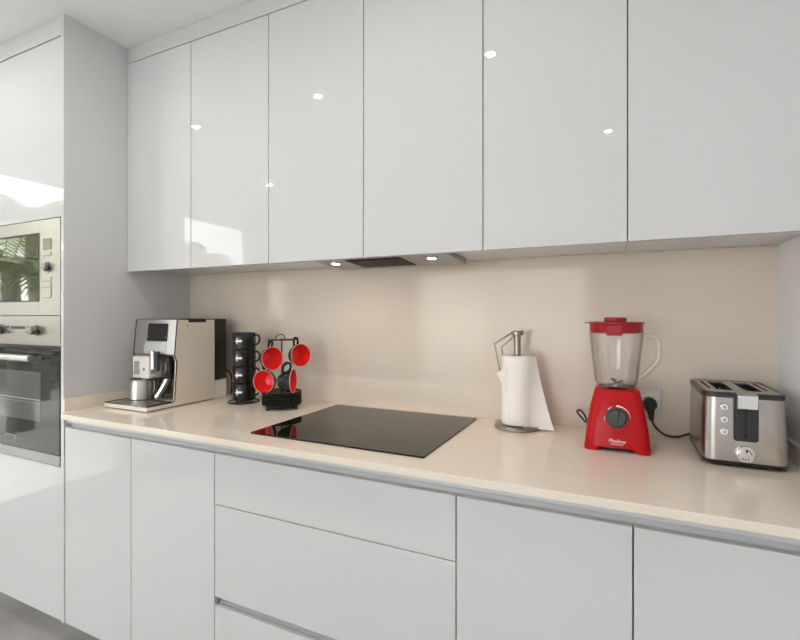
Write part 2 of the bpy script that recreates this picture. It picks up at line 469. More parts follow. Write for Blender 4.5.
# microwave
mw = thing('built_in_microwave', 'stainless built-in microwave with knob, set above the oven', 'microwave', (-2.27, 1.2, 1.312))
x0, x1, z0, z1 = TX0 + .002, TX1 - .003, 1.313, 1.678
GX0, GX1, GZ0, GZ1 = -2.492, -2.126, 1.357, 1.631
g = G().box(x0, GX0, YD - .004, YD + .02, 1.299, 1.684, .001).box(GX1, x1, YD - .004, YD + .02, 1.299, 1.684, .001)
g.box(GX0, GX1, YD - .004, YD + .02, 1.299, GZ0).box(GX0, GX1, YD - .004, YD + .02, GZ1, 1.684)
obj('front_frame', g, 'steel_mirror', mw)
obj('body', G().box(TX0 + .03, TX1 - .02, YD + .022, 1.5, 1.316, 1.670), 'dark_grey', mw)
g = G().box(GX0 + .0005, GX1 - .0005, YD - .001, YD + .02, GZ0 + .0005, GZ1 - .0005)
obj('door_glass', g, 'micro_glass', mw)
g = G()
for a, b, c, d in ((GX0, GX1, GZ0 - .003, GZ0 + .003), (GX0, GX1, GZ1 - .003, GZ1 + .003), (GX0 - .003, GX0 + .003, GZ0, GZ1), (GX1 - .003, GX1 + .003, GZ0, GZ1)):
    g.box(a, b, YD - .0055, YD - .0005, c, d)
obj('glass_border', g, 'black', mw)
obj('display', G().box(-2.094, -2.040, YD - .006, YD - .0035, 1.562, 1.606, .0008), 'display', mw)
obj('dial', G().cyl((-2.064, YD - .004, 1.492), .023, .003, axis='Y').cyl((-2.064, YD - .007, 1.492), .0165, .015, axis='Y', bev=.003), 'steel_dark', mw)
for zc, hh in ((1.544, .006), (1.444, .008), (1.420, .008), (1.388, .018)):
    b_ = obj('button', G().box(-2.094, -2.040, YD - .0062, YD - .0035, zc - hh, zc + hh, .001), 'steel_mirror', mw)
    g = G()
    for a, b, c, d in ((-2.095, -2.039, zc - hh - .0015, zc - hh), (-2.0405, -2.039, zc - hh, zc + hh)): g.box(a, b, YD - .0058, YD - .0038, c, d)
    obj('button_outline', g, 'steel_dark', b_)

# oven
ov = thing('built_in_oven', 'black glass built-in oven with steel handle, below the microwave', 'oven', (-2.27, 1.2, .70))
obj('body', G().box(TX0 + .03, TX1 - .02, YD + .026, 1.6, .706, 1.290), 'dark_grey', ov)
obj('control_panel', G().box(x0, x1, YD - .005, YD + .018, 1.177, 1.2955, .0015), 'steel_mirror', ov)
for xk in (-2.405, -2.134):
    k = obj('knob', G().cyl((xk, YD - .006, 1.238), .0215, .006, axis='Y').cyl((xk, YD - .011, 1.238), .0175, .024, axis='Y', bev=.003), 'steel_dark', ov)
    obj('pointer', G().box(xk - .0015, xk + .0015, YD - .0362, YD - .0345, 1.240, 1.253), 'white', k)
g = G().box(-2.330, -2.225, YD - .0065, YD - .004, 1.242, 1.253)
obj('display', g, 'black', ov)
for xk, zk in ((-2.350, 1.250), (-2.350, 1.228), (-2.205, 1.250), (-2.205, 1.228)): obj('button', G().cyl((xk, YD - .005, zk), .0055, .0035, 16, 'Y'), 'steel_dark', ov)
obj('vent_strip', G().box(x0, x1, YD + .006, YD + .022, 1.163, 1.176), 'black', ov)
dr = obj('door', G().box(x0, x1, YD - .006, YD + .022, .745, 1.162, .0015), 'black_glass', ov, label='black glass oven door')
wx0, wx1, wz0, wz1 = -2.43, -2.108, .868, 1.068
obj('window', G().box(wx0, wx1, YD - .0068, YD - .0055, wz0, wz1), 'oven_window', dr)
obj('rack', G().box(wx0 + .004, wx1 - .004, YD - .0076, YD - .0066, .953, .956).box(wx0 + .004, wx1 - .004, YD - .0074, YD - .0066, .941, .9418), 'grey_print', dr)
g = G().text('smeg', .026, Matrix.Translation((-2.335, YD - .0068, .792)) @ Matrix.Rotation(PI / 2, 4, 'X'), .0008, width=.098)
obj('lettering', g, 'grey_print', dr, label='small pale lettering')
obj('door_trim', G().box(x0, x1, YD - .006, YD + .022, .7045, .744, .001), 'hood_metal', ov)
g = G().tube([(-2.50, YD - .048, 1.128), (-2.094, YD - .048, 1.128)], .0135, 20)
hh = obj('handle', g, 'steel', ov)
for xk in (-2.104, -2.492): obj('bracket', G().box(xk - .008, xk + .008, YD - .048, YD - .006, 1.120, 1.136, .002), 'steel', hh)

# ------------------------------------------------------------------ cooker hood
hd = thing('cooker_hood', 'slim steel cooker hood set under the wall cabinets above the hob', 'cooker hood', (-.73, 1.46, 1.49))
g = G().prism([(1.362, 1.4995), (1.362, 1.492), (1.555, 1.478), (1.566, 1.480), (1.566, 1.4995)], 'X', -.985, -.482, .001)
obj('housing', g, 'hood_metal', hd)
mt = Matrix.Translation((0, 1.362, 1.492)) @ Matrix.Rotation(math.atan2(-.014, .193), 4, 'X')
g = G().box(-.862, -.652, .012, .150, -.003, -.0004, .001, mtx=mt)
obj('grease_filter', g, 'matt_black', hd)
g = G()
for k in range(14): g.box(-.855 + k * .0148, -.851 + k * .0148, .018, .144, -.0042, -.003, mtx=mt)
obj('filter_bars', g, 'black', hd)
for xl, yl in ((-.925, .050), (-.552, .050)):
    l = obj('lamp', G().lathe([(.022, 0), (.022, -.0035), (.0135, -.0035), (.0135, 0)], (xl, yl, -.0002), 28, mtx=mt, closed=True), 'chrome', hd)
    obj('lens', G().cyl((xl, yl, -.0024), .013, .0014, 28, mtx=mt), 'hood_lamp', l)

# ------------------------------------------------------------------ ceiling downlights
LL = ['round ceiling downlight nearest the tall oven unit', 'round ceiling downlight in front of the hob, middle of the near row', 'round ceiling downlight above the toaster end of the counter',
      'round ceiling downlight in the corner by the sliding window', 'round ceiling downlight in the rear row beside the right wall']
src = None
for (lx, ly), lb in zip(((-2.38, .59), (-1.455, .595), (-.52, .595), (-2.85, -.615), (-.057, -.585)), LL):
    if src is None:
        src = thing('ceiling_light', lb, 'ceiling light', (lx, ly, ZC), 'ceiling downlights')
        obj('trim_ring', G().lathe([(.021, 0), (.040, 0), (.040, -.002), (.036, -.004), (.025, -.004), (.021, -.002)], (0, 0, -.0003), 32, closed=True), 'frame', src, local=True)
        obj('lens', G().cyl((0, 0, -.0028), .0205, .0022, 32), 'lamp', src, local=True)
    else: dup(src, lb, (lx, ly, ZC))

# ------------------------------------------------------------------ hob
hb = thing('induction_hob', 'flat black glass hob set into the beige worktop', 'hob', (-.755, 1.365, ZT))
g = G().loft([rrect(-.7545, 1.365, .594, .502, .006, ZT + .0003), rrect(-.7545, 1.365, .594, .502, .006, ZT + .0035), rrect(-.7545, 1.365, .591, .499, .0055, ZT + .005)])
obj('glass_plate', g, 'hob', hb, smooth=20)

# ------------------------------------------------------------------ coffee machine
cm = thing('coffee_machine', 'cream and steel bean-to-cup coffee machine in the left corner', 'coffee machine', (-1.757, 1.38, ZT))
CX0, CX1 = -1.886, -1.630
prof = [(1.183, .929), (1.183, .944), (1.296, .944), (1.303, .948), (1.307, .958), (1.317, 1.108), (1.306, 1.137), (1.319, 1.2795), (1.509, 1.2795), (1.509, .929)]
for a, b in ((CX1 - .014, CX1), (CX0, CX0 + .014)):
    p = obj('side_panel', G().prism(prof, 'X', a, b, .0015), 'cream', cm, label='cream side panel')
    if b == CX1:
        mk = G().box(b, b + .0008, 1.357, 1.375, 1.2555, 1.258).box(b, b + .0008, 1.359, 1.373, 1.2605, 1.2625).box(b, b + .0008, 1.361, 1.371, 1.2505, 1.2525)
        obj('emblem', mk, 'grey_print', p)
for xs in (CX1 - .002, CX0 + .002):
    pts = [(xs, 1.3175, 1.281), (xs, 1.3045, 1.139), (xs, 1.3045, 1.134), (xs, 1.3155, 1.108), (xs, 1.3055, .958), (xs, 1.301, .948), (xs, 1.292, .9455), (xs, 1.181, .9455)]
    obj('edge_trim', G().tube(pts, .0026, 8), 'black', cm)
for fx in (-1.86, -1.655):
    for fy in (1.21, 1.48): obj('foot', G().cyl((fx, fy, ZT), .012, .004), 'black_soft', cm)
obj('base', G().box(CX0 + .0145, CX1 - .0145, 1.1835, 1.508, .929, .943, .001), 'cream_light', cm)
obj('tray_front', G().box(CX0, CX1 - .001, 1.1790, 1.1830, .9285, .9445, .0015), 'cream_light', cm, label='ivory front edge of the drip tray')
g = G().box(CX0 + .002, CX1 - .002, 1.178, 1.302, .9446, .9466, .0005)
dt = obj('drip_tray', g, 'steel_dark', cm, label='dark steel drip tray')
g = G()
for k in range(11): g.box(CX0 + .02 + k * .0205, CX0 + .034 + k * .0205, 1.19, 1.292, .9466, .9474)
obj('grate', g, 'steel', dt)
obj('column', G().box(CX0 + .0145, CX1 - .0145, 1.425, 1.508, .9435, 1.279), 'cream', cm)
obj('recess_plate', G().box(CX0 + .015, CX1 - .015, 1.418, 1.4245, .950, 1.125, .001), 'steel', cm)
obj('head', G().box(CX0 + .0145, CX1 - .0145, 1.330, 1.4245, 1.128, 1.279), 'cream', cm)
g = G().prism([(1.3045, 1.137), (1.318, 1.281), (1.329, 1.281), (1.329, 1.130), (1.310, 1.130)], 'X', CX0 + .003, CX1 - .005, .0015)
fp = obj('front_panel', g, 'steel', cm, label='brushed steel front panel')
ms = Matrix.Translation((0, 1.3045, 1.137)) @ Matrix.Rotation(-math.atan2(.0135, .144), 4, 'X')
obj('screen', G().box(-1.805, -1.682, -.002, .001, .054, .128, .0012, mtx=ms), 'black_glass', fp)
obj('screen_icons', G().box(-1.797, -1.7945, -.0026, -.002, .070, .0735, mtx=ms).box(-1.694, -1.690, -.0026, -.002, .070, .0735, mtx=ms), 'grey_print', fp)
obj('lower_plate', G().box(-1.818, -1.690, -.002, .001, .002, .050, .001, mtx=ms), 'alu', fp)
obj('spout_block', G().box(-1.846, -1.744, 1.272, 1.415, 1.036, 1.1275, .006, 3), 'cream_light', cm, label='ivory coffee spout block')
obj('spout_plate', G().box(-1.832, -1.796, 1.2695, 1.2725, 1.070, 1.108, .001).box(-1.832, -1.796, 1.2690, 1.2722, 1.052, 1.070), 'chrome', cm)
obj('spout_nozzle', G().cyl((-1.830, 1.296, 1.026), .008, .0105, 16).cyl((-1.785, 1.296, 1.026), .008, .0105, 16), 'black', cm)
obj('indicator', G().cyl((-1.773, 1.2722, 1.075), .0045, .002, 14, 'Y'), 'black', cm)
obj('selector', G().cyl((-1.732, 1.282, 1.075), .0105, .078, 20, bev=.002), 'chrome', cm, label='chrome vertical spout tube')
obj('selector_sleeve', G().cyl((-1.714, 1.289, 1.070), .009, .08, 20, bev=.002), 'black', cm)
g = G(); g.cap = False
g.lathe([(0, 1.034), (.021, 1.036), (.024, 1.045), (.024, 1.10), (.018, 1.118), (.012, 1.1275), (0, 1.1275)], (-1.692, 1.324, 0), 28)
obj('milk_frother', g, 'tank', cm, label='smoked black frother cup')
g = G().tube([(-1.690, 1.318, 1.036), (-1.708, 1.308, .995), (-1.728, 1.296, .957)], .0058, 12).tube([(-1.704, 1.322, 1.036), (-1.722, 1.312, .995), (-1.742, 1.300, .957)], .0045, 12)
obj('steam_wand', g, 'chrome', cm)
obj('wand_grip', G().tube([(-1.678, 1.324, 1.036), (-1.694, 1.314, .995), (-1.712, 1.302, .960)], .0062, 12), 'black', cm)
obj('top_cover', G().box(CX0 + .004, CX1 - .004, 1.330, 1.509, 1.2797, 1.283, .001), 'black', cm)
obj('lid_grip', G().box(CX1 - .012, CX1 + .0012, 1.370, 1.462, 1.268, 1.2845, .002), 'black', cm)
obj('water_tank', G().box(CX0 + .004, CX1 - .002, 1.5105, 1.582, 1.009, 1.283, .005, 3), 'tank', cm, label='smoked black water tank')
obj('tank_base', G().box(CX0 + .004, CX1 - .002, 1.5105, 1.581, .9255, 1.0075, .004, 3), 'cream_light', cm)
obj('power_cord', G().tube(spline([(-1.66, 1.583, 1.05), (-1.645, 1.615, 1.03), (-1.64, 1.622, .98), (-1.65, 1.625, .93)]), .004, 8), 'black', cm)

# steel jug on its tray
jg = thing('steel_jug', 'small polished steel jug on the coffee machine drip tray', 'jug', (-1.819, 1.288, .9475))
g = G().lathe([(0, 0), (.042, 0), (.0445, .003), (.0440, .05), (.0415, .068), (.0400, .080), (.0415, .084), (.0405, .0845), (.038, .080), (.0395, .066), (.0425, .05), (.0425, .006), (0, .005)], (-1.819, 1.288, .9475), 36)
obj('body', g, 'steel', jg)
jx, jy = -1.819, 1.288
hd_ = Vector((.80, .60, 0))
P = [Vector((jx, jy, .9475)) + hd_ * a + Vector((0, 0, z)) for a, z in ((.040, .076), (.050, .077), (.056, .066), (.055, .044), (.050, .026), (.0435, .020))]
obj('handle', G().tube(spline(P, 5), .0035, 10), 'steel_dark', jg)

# ------------------------------------------------------------------ tower of black espresso mugs in wire stand
MX, MY = -1.460, 1.512
st = thing('cup_stand', 'black wire ring stand under the mug tower', 'cup stand', (MX, MY, ZT))
g = G().tube(circ((MX, MY, ZT + .0035), .064, 40), .0032, 8, closed=True)
g.tube([(MX - .063, MY, ZT + .0035), (MX + .063, MY, ZT + .0035)], .0025, 8).tube([(MX, MY - .063, ZT + .0035), (MX, MY + .063, ZT + .0035)], .0025, 8)
obj('ring_base', g, 'wire', st)
va = math.radians(105)
for s_ in (-.35, .35):
    a = va + s_; px_, py_ = MX + .063 * math.cos(a), MY + .063 * math.sin(a)
    obj('upright', G().tube([(px_, py_, ZT + .0035), (px_, py_, 1.200)], .0022, 8), 'wire', st)
ML = ['topmost black mug of the four-mug tower', 'second black mug from the top of the four-mug tower', 'third black mug from the top, beside the hanging red cups', 'bottom black mug of the tower, resting on the wire ring']
img_r = math.atan2(.427, .904)       # direction towards the right of the coffee corner
proto = None
for k in range(4):
    z = .9355 + (3 - k) * .0722
    if proto is None:
        proto = thing('mug', ML[0], 'mug', (MX, MY, z), 'stacked black mugs')
        g = G().lathe([(0, .0), (.042, .0), (.0455, .0025), (.0465, .012), (.0470, .040), (.0480, .0705), (.0470, .0720), (.0460, .0710), (.0445, .040), (.040, .012), (0, .008)], seg=44)
        obj('body', g, 'black_glaze', proto, local=True)
        d = Vector((math.cos(img_r - .1), math.sin(img_r - .1), 0))
        P = [d * a + Vector((0, 0, h)) for a, h in ((.046, .060), (.058, .063), (.068, .054), (.069, .038), (.061, .024), (.046, .020))]
        obj('handle', G().tube(spline(P, 5), [.0045] * 26, 10), 'black_glaze', proto, local=True)
        # white mark printed on the side: a short upright stroke crossed by a longer bar
        ca = img_r - PI / 2 - .22
        def wrap(u, h, rr=.0484):
            a = ca + u / .048
            return (rr * math.cos(a), rr * math.sin(a), h)
        g = G()
        def patch(u0, u1, h0, h1, n=6):
            for q in range(n):
                a, b = u0 + (u1 - u0) * q / n, u0 + (u1 - u0) * (q + 1) / n
                g.loft([[wrap(a, h0), wrap(b, h0), wrap(b, h1), wrap(a, h1)], [wrap(a, h0, .0470), wrap(b, h0, .0470), wrap(b, h1, .0470), wrap(a, h1, .0470)]])
        patch(-.007, -.002, .025, .051); patch(-.002, .017, .0335, .0425); patch(-.014, -.007, .034, .039); patch(.017, .019, .036, .040)
        obj('print', g, 'white', proto, local=True, label='white printed mark')
        continue
    dup(proto, ML[k], (MX, MY, z))
# ------------------------------------------------------------------ cup rack with saucers and hanging red-lined cups
RX, RY = -1.234, 1.487
rk = thing('cup_rack', 'black wire cup rack with a loop handle beside the mug tower', 'cup rack', (RX, RY, ZT))
g = G().tube(circ((RX, RY, ZT + .008), .058, 36), .0025, 8, closed=True)
for a in (-5, 85, 175, 265):
    c_, s_ = math.cos(math.radians(a)), math.sin(math.radians(a))
    g.tube(spline([(RX + .055 * c_, RY + .055 * s_, ZT + .008), (RX + .072 * c_, RY + .072 * s_, ZT + .005), (RX + .081 * c_, RY + .081 * s_, ZT + .0025), (RX + .0825 * c_, RY + .0825 * s_, ZT + .010), (RX + .0825 * c_, RY + .0825 * s_, ZT + .024)], 4), .0024, 8)
g.tube([(RX - .055 * .904, RY - .055 * .427, ZT + .008), (RX + .055 * .904, RY + .055 * .427, ZT + .008)], .0024, 8)
obj('base', g, 'wire', rk)
obj('pole', G().tube([(RX, RY, ZT + .008), (RX, RY, 1.205)], .0030, 10), 'wire', rk)
lp = [(RX + .904 * a, RY + .427 * a, z) for a, z in ((-.024, 1.199), (-.023, 1.210), (-.015, 1.219), (-.005, 1.222), (.005, 1.219), (.012, 1.210), (.013, 1.199))]
obj('loop_handle', G().tube(spline(lp, 5), .0022, 8), 'wire', rk)

SL = ['topmost black saucer of the pile under the red-lined cups', 'second black saucer from the top of the pile', 'third black saucer from the top of the pile', 'fourth black saucer from the top of the pile',
      'second black saucer from the bottom of the pile', 'bottom black saucer of the pile, on the wire rack base']
proto_s = None
for k in range(6):
    z = ZT + .0110 + (5 - k) * .0096
    if proto_s is None:
        g = G().lathe([(.006, .0), (.040, .0), (.044, .0012), (.074, .0040), (.0785, .0052), (.0798, .0070), (.0785, .0086), (.074, .0080), (.044, .0042), (.040, .0030), (.006, .0030)], (0, 0, 0), 48, closed=True)
        proto_s = obj('saucer', g, 'black_matt_glaze'); proto_s.location = (RX, RY, z); tag(proto_s, SL[0], 'saucer', 'black saucers in the pile')
        continue
    o = proto_s.copy(); C.objects.link(o); o.location = (RX, RY, z); o['label'] = SL[k]

def cup_parts(root):
    out = [(.0, 0), (.020, .0), (.023, .002), (.025, .006), (.036, .020), (.044, .040), (.0465, .058)]
    g = G(); g.cap = False
    g.lathe(out, seg=44); o = obj('body', g, 'black_glaze', root, local=True)
    g = G(); g.cap = False
    g.lathe([(.0465, .058), (.0468, .0595), (.0452, .0602), (.0443, .0590)], seg=44); obj('rim', g, 'rim_glaze', root, local=True, label='pale pink rim')
    g = G(); g.cap = False
    g.lathe([(.0443, .0590), (.0418, .040), (.034, .021), (.022, .0075), (0, .0055)], seg=44); obj('lining', g, 'red_glaze', root, local=True, label='glossy red inside')
    P = [(.042, 0, .043), (.058, 0, .050), (.070, 0, .044), (.071, 0, .030), (.060, 0, .020), (.033, 0, .017)]
    obj('handle', G().tube(spline(P, 5), .0048, 10), 'black_glaze', root, local=True)
CL = ['red-lined cup hanging high at the left of the wire rack', 'red-lined cup hanging high at the right end of the rack', 'lowest red-lined cup hanging in front of the mug tower', 'red-lined cup seen side-on just above the saucer pile']
F, CA = 461., math.radians(25.3)
def at(px, py, d):          # a spot in the room from its bearing and distance in the survey
    r = (px - 400) / F * d
    return Vector((math.cos(CA) * r - math.sin(CA) * d, math.sin(CA) * r + math.cos(CA) * d, 1.30 + (315 - py) / F * d))
V0 = Vector((.639, -.769, 0)); V1 = Vector((.769, .639, 0))
cups = [((272.6, 358.6), 1.815, 29, .10, -.12), ((301.0, 355.2), 1.865, 30, .06, .12), ((263.4, 381.9), 1.835, -30, -.02, .1), ((293.4, 381.0), 1.815, 71, .02, 0)]
proto_c = None; hooks = []
for (pp, d, yaw, tilt, roll), lb in zip(cups, CL):
    c = at(pp[0], pp[1], d); y = math.radians(yaw)
    ax = (V0 * math.cos(y) + V1 * math.sin(y) + Vector((0, 0, tilt))).normalized()
    up = (Vector((0, 0, 1)) - ax * ax.z).normalized(); up = (Quaternion(ax, roll) @ up).normalized()
    yv = ax.cross(up)
    R = Matrix((up, yv, ax)).transposed().to_4x4()
    loc = c - ax * .0595
    if proto_c is None:
        r = thing('cup', lb, 'cup', (0, 0, 0), 'red-lined cups on the rack'); cup_parts(r); proto_c = r
    else: r = dup(proto_c, lb)
    r.matrix_world = Matrix.Translation(loc) @ R
    hooks.append(loc + up * .0625 + ax * .034)
g = G()
for i, h in enumerate(hooks):
    zb = 1.198 if i < 2 else 1.100
    b = Vector((RX, RY, zb)); 
    e = Vector((h.x, h.y, h.z + .002))
    mid = Vector((e.x, e.y, 0)); out = (Vector((e.x - RX, e.y - RY, 0))).normalized()
    pts = [b, b.lerp(Vector((e.x, e.y, zb)), .75), e, e + out * .012 + Vector((0, 0, .010))]
    obj('hook', G().tube(spline(pts, 5), .0022, 8), 'wire', rk)
obj('crossbar', G().tube([(RX - .904 * .055, RY - .427 * .055, 1.199), (RX + .904 * .062, RY + .427 * .062, 1.202)], .0022, 8), 'wire', rk)

# ------------------------------------------------------------------ paper towel holder and roll
PX, PY = -.304, 1.560
ph = thing('paper_towel_holder', 'brushed steel upright paper towel holder against the splashback', 'paper towel holder', (PX, PY, ZT))
obj('base', G().lathe([(0, 0), (.072, 0), (.074, .002), (.074, .010), (.072, .012), (.03, .013), (0, .013)], (PX, PY, ZT), 48), 'nickel', ph)
obj('pole', G().cyl((PX, PY, ZT + .013), .0115, 1.234 - ZT - .013, 24), 'nickel', ph)
obj('cap', G().cyl((PX, PY, 1.232), .0195, .015, 32, bev=.002), 'nickel', ph)
def pt(px, py, d=1.545): return at(px, py, d)
g = G()
for pts in ([(512, 330.5), (494.5, 344), (500, 371), (503.5, 386), (504.5, 396)], [(514, 335), (501.5, 347), (504.5, 371), (505.0, 386), (504.6, 396)]):
    q = [pt(*p) for p in pts]; q[0] = Vector((PX - .006, PY - .004, q[0].z))
    g.tube(q, .0026, 10)
obj('spring_arm', g, 'nickel', ph)

pr = thing('paper_towel_roll', 'white paper towel roll on its steel holder with a loose sheet hanging', 'paper towel roll', (PX, PY, .940))
g = G().lathe([(.020, .9395), (.050, .9395), (.052, .941), (.052, 1.163), (.050, 1.1645), (.020, 1.1645)], (PX, PY, 0), 56, closed=True)
obj('roll', g, 'paper', pr)
obj('core', G().lathe([(.0185, .9395), (.0205, .9395), (.0205, 1.165), (.0185, 1.165)], (PX, PY, 0), 40, closed=True), 'cream', pr)
# loose outer sheet: hugs the front of the roll, then hangs away to the right with its lower corner swung out
rg = math.radians(25.3); fr = Vector((math.sin(rg), -math.cos(rg), 0)); rt = Vector((math.cos(rg), math.sin(rg), 0))
NT, NU = 28, 30
g = G(); rows = []
for i in range(NT + 1):
    t = i / NT                        # 0 top .. 1 bottom
    z = 1.1635 - t * (.2325 + .003 * 0)
    row = []
    ext = .030 + .040 * t ** 1.1
    # left limit of the sheet
    if t < .78: a_left = -66 + 8 * t
    else: a_left = -60 + (t - .78) / .22 * 78
    AL = 32
    for j in range(NU + 1):
        u = j / NU
        a = math.radians(a_left + (AL - a_left) * min(1, u / .6))
        rr = .0535 + .003 * t
        p = rt * (rr * math.sin(a)) + fr * (rr * math.cos(a))
        if u > .6:
            s = (u - .6) / .4
            tang = (rt * math.cos(math.radians(AL)) - fr * math.sin(math.radians(AL)))
            dirn = (tang * (1 - .75 * t * s) + rt * .75 * t * s).normalized()
            p = p + dirn * s * ext + fr * (.034 * t * t * s)
        row.append(Vector((PX, PY, z)) + p)
    rows.append(row)
th = .0012
back = [[p + (Vector((PX, PY, p.z)) - p).normalized() * th for p in r] for r in rows]
bm = g.bm
A = [[bm.verts.new(p) for p in r] for r in rows]; B = [[bm.verts.new(p) for p in r] for r in back]
for i in range(NT):
    for j in range(NU):
        bm.faces.new((A[i][j], A[i][j + 1], A[i + 1][j + 1], A[i + 1][j])); bm.faces.new((B[i][j], B[i + 1][j], B[i + 1][j + 1], B[i][j + 1]))
for i in range(NT):
    for j in (0, NU): bm.faces.new((A[i][j], A[i + 1][j], B[i + 1][j], B[i][j]))
for j in range(NU):
    for i in (0, NT): bm.faces.new((A[i][j], A[i][j + 1], B[i][j + 1], B[i][j]))
bmesh.ops.recalc_face_normals(bm, faces=bm.faces)
obj('loose_sheet', g, 'paper', pr, smooth=60, label='loose outer sheet of paper')
c0 = Vector((PX, PY, 0))
q = [rt * -.040 + fr * .040, rt * -.074 + fr * .026, rt * -.044 + fr * .036]
zq = [1.136, 1.108, 1.045]
g = G().loft([[c0 + p + Vector((0, 0, z)) for p, z in zip(q, zq)], [c0 + p + Vector((0, 0, z)) - fr * .0012 for p, z in zip(q, zq)]])
obj('torn_corner', g, 'paper', pr)

# ------------------------------------------------------------------ red blender
BXc, BYc = -.003, 1.470
bl = thing('blender', 'red countertop blender with a clear jug and red lid', 'blender', (BXc, BYc, ZT))
def ring(w, d, r, z, dy=0): return rrect(BXc, BYc + dy, w, d, r, z, 7)
g = G().loft([ring(.166, .166, .032, .9370), ring(.1645, .164, .032, .950), ring(.157, .156, .032, .985), ring(.137, .138, .032, 1.045), ring(.119, .120, .030, 1.082), ring(.116, .117, .030, 1.0885), ring(.108, .109, .028, 1.0915)])
bb = obj('motor_base', g, 'red', bl, smooth=50)
for sx in (-1, 1):
    for sy in (-1, 1):
        g = G().loft([rrect(BXc + sx * .0625, BYc + sy * .0625, .042, .042, .018, ZT + .0003, 6), rrect(BXc + sx * .0620, BYc + sy * .0620, .042, .042, .018, .938, 6)])
        obj('foot', g, 'red', bl)
obj('underside', G().box(BXc - .07, BXc + .07, BYc - .07, BYc + .07, .933, .9368), 'black', bl)
g = G(); tl = math.atan2(.015, .075)
md = Matrix.Translation((BXc, BYc - .0755, 1.018)) @ Matrix.Rotation(-math.atan2(.0095, .060), 4, 'X')
obj('dial_collar', G().cyl((0, .002, 0), .028, .003, 40, 'Y', mtx=md), 'red_lid', bl)
k = obj('dial', G().cyl((0, -.001, 0), .0270, .004, 44, 'Y', mtx=md).cyl((0, -.005, 0), .0245, .012, 44, 'Y', .003, mtx=md).box(-.0045, .0045, -.0245, -.017, -.022, .022, .002, mtx=md @ Matrix.Rotation(math.radians(8), 4, 'Y')), 'dark_grey', bl)
g = G()
def arc(a0, a1, r0, r1):
    n = max(2, int(abs(a1 - a0) / 6))
    for q_ in range(n):
        a, b = math.radians(a0 + (a1 - a0) * q_ / n), math.radians(a0 + (a1 - a0) * (q_ + 1) / n)
        w0, w1 = r1 - (r1 - r0) * .75 * (1 - q_ / n), r1 - (r1 - r0) * .75 * (1 - (q_ + 1) / n)
        f_ = lambda r, t, y: (r * math.cos(t), y, r * math.sin(t))
        g.loft([[f_(w0, a, -.0018), f_(r1, a, -.0018), f_(r1, b, -.0018), f_(w1, b, -.0018)], [f_(w0, a, .001), f_(r1, a, .001), f_(r1, b, .001), f_(w1, b, .001)]], mtx=md)
arc(92, -3, .0285, .0340); 
obj('dial_scale', g, 'white', bl)
for a0_, a1_ in ((135, 105), (178, 205)):
    g = G(); arc(a0_, a1_, .0285, .0318); obj('scale_mark', g, 'white', bl)
g = G().text('Moulinex', .0135, Matrix.Translation((BXc + .0005, BYc - .0822, .956)) @ Matrix.Rotation(PI / 2 - .18, 4, 'X') @ Matrix.Rotation(-.03, 4, 'Z'), .0012, .3, width=.043)
g.text('BLENDFORCE', .0050, Matrix.Translation((BXc + .0005, BYc - .0835, .9475)) @ Matrix.Rotation(PI / 2 - .10, 4, 'X') @ Matrix.Rotation(-.03, 4, 'Z'), .0012, 0, width=.031)
obj('lettering', g, 'white', bl, label='white maker lettering')
# jug: ribbed tapering walls, outer and inner skin
def jring(r, z, amp=.0016, n=64):
    return [(BXc - .002 + (r + amp * math.cos(4 * 2 * PI * k / n)) * math.cos(2 * PI * k / n), BYc + (r + amp * math.cos(4 * 2 * PI * k / n)) * math.sin(2 * PI * k / n), z) for k in range(n)]
outer = [(.040, 1.0925), (.047, 1.0945), (.0525, 1.102), (.0555, 1.115), (.0610, 1.160), (.0670, 1.215), (.0705, 1.250)]
g = G().loft([jring(r, z) for r, z in outer], True, False)
g.loft([jring(r - .003, z + (.004 if z < 1.1 else 0)) for r, z in outer], True, False)
for a in (250, 290, 215, 325, 180):          # moulded vertical ribs inside the wall
    ca_, sa_ = math.cos(math.radians(a)), math.sin(math.radians(a))
    g.tube([(BXc + (r - .005) * ca_, BYc + (r - .005) * sa_, z) for r, z in outer[2:-1]], .0022, 8)
jar = obj('jug', g, 'jar', bl, smooth=60, label='clear plastic blender jug')
hx = BXc - .002
P = [(hx + .069, BYc, 1.240), (hx + .092, BYc - .001, 1.2405), (hx + .105, BYc - .001, 1.231), (hx + .1075, BYc - .001, 1.205), (hx + .106, BYc - .001, 1.178), (hx + .096, BYc - .001, 1.160), (hx + .074, BYc, 1.134), (hx + .0605, BYc, 1.1235)]
obj('handle', G().tube(spline(P, 6), .0072, 14), 'jar', bl, label='clear plastic handle')
g = G().cyl((BXc, BYc, 1.0965), .022, .005, 24)
for a in range(4):
    m_ = Matrix.Translation((BXc, BYc, 1.104)) @ Matrix.Rotation(a * PI / 2 + .5, 4, 'Z') @ Matrix.Rotation(-.35 if a % 2 else .25, 4, 'Y')
    g.box(.004, .028, -.005, .005, -.001, .001, mtx=m_)
obj('blades', g, 'steel_dark', bl)
g = G().lathe([(.062, 1.248), (.0700, 1.250), (.0705, 1.268), (.0715, 1.2745), (.0735, 1.276), (.0735, 1.279), (.070, 1.2805), (0, 1.2805), (0, 1.252), (.055, 1.252)], (BXc - .002, BYc, 0), 56)
ld = obj('lid', g, 'red_lid', bl, label='dark red lid')
obj('pour_lip', G().prism([(BXc - .086, BYc - .006), (BXc - .070, BYc - .022), (BXc - .066, BYc + .010), (BXc - .080, BYc + .004)], 'Z', 1.2762, 1.279, .0005), 'red_lid', ld)
obj('lid_tab', G().box(BXc - .026, BXc + .014, BYc - .0745, BYc - .066, 1.243, 1.274, .003), 'red_lid', ld)
obj('stopper', G().cyl((BXc - .004, BYc, 1.2805), .030, .0125, 36, bev=.002), 'red_lid', bl)
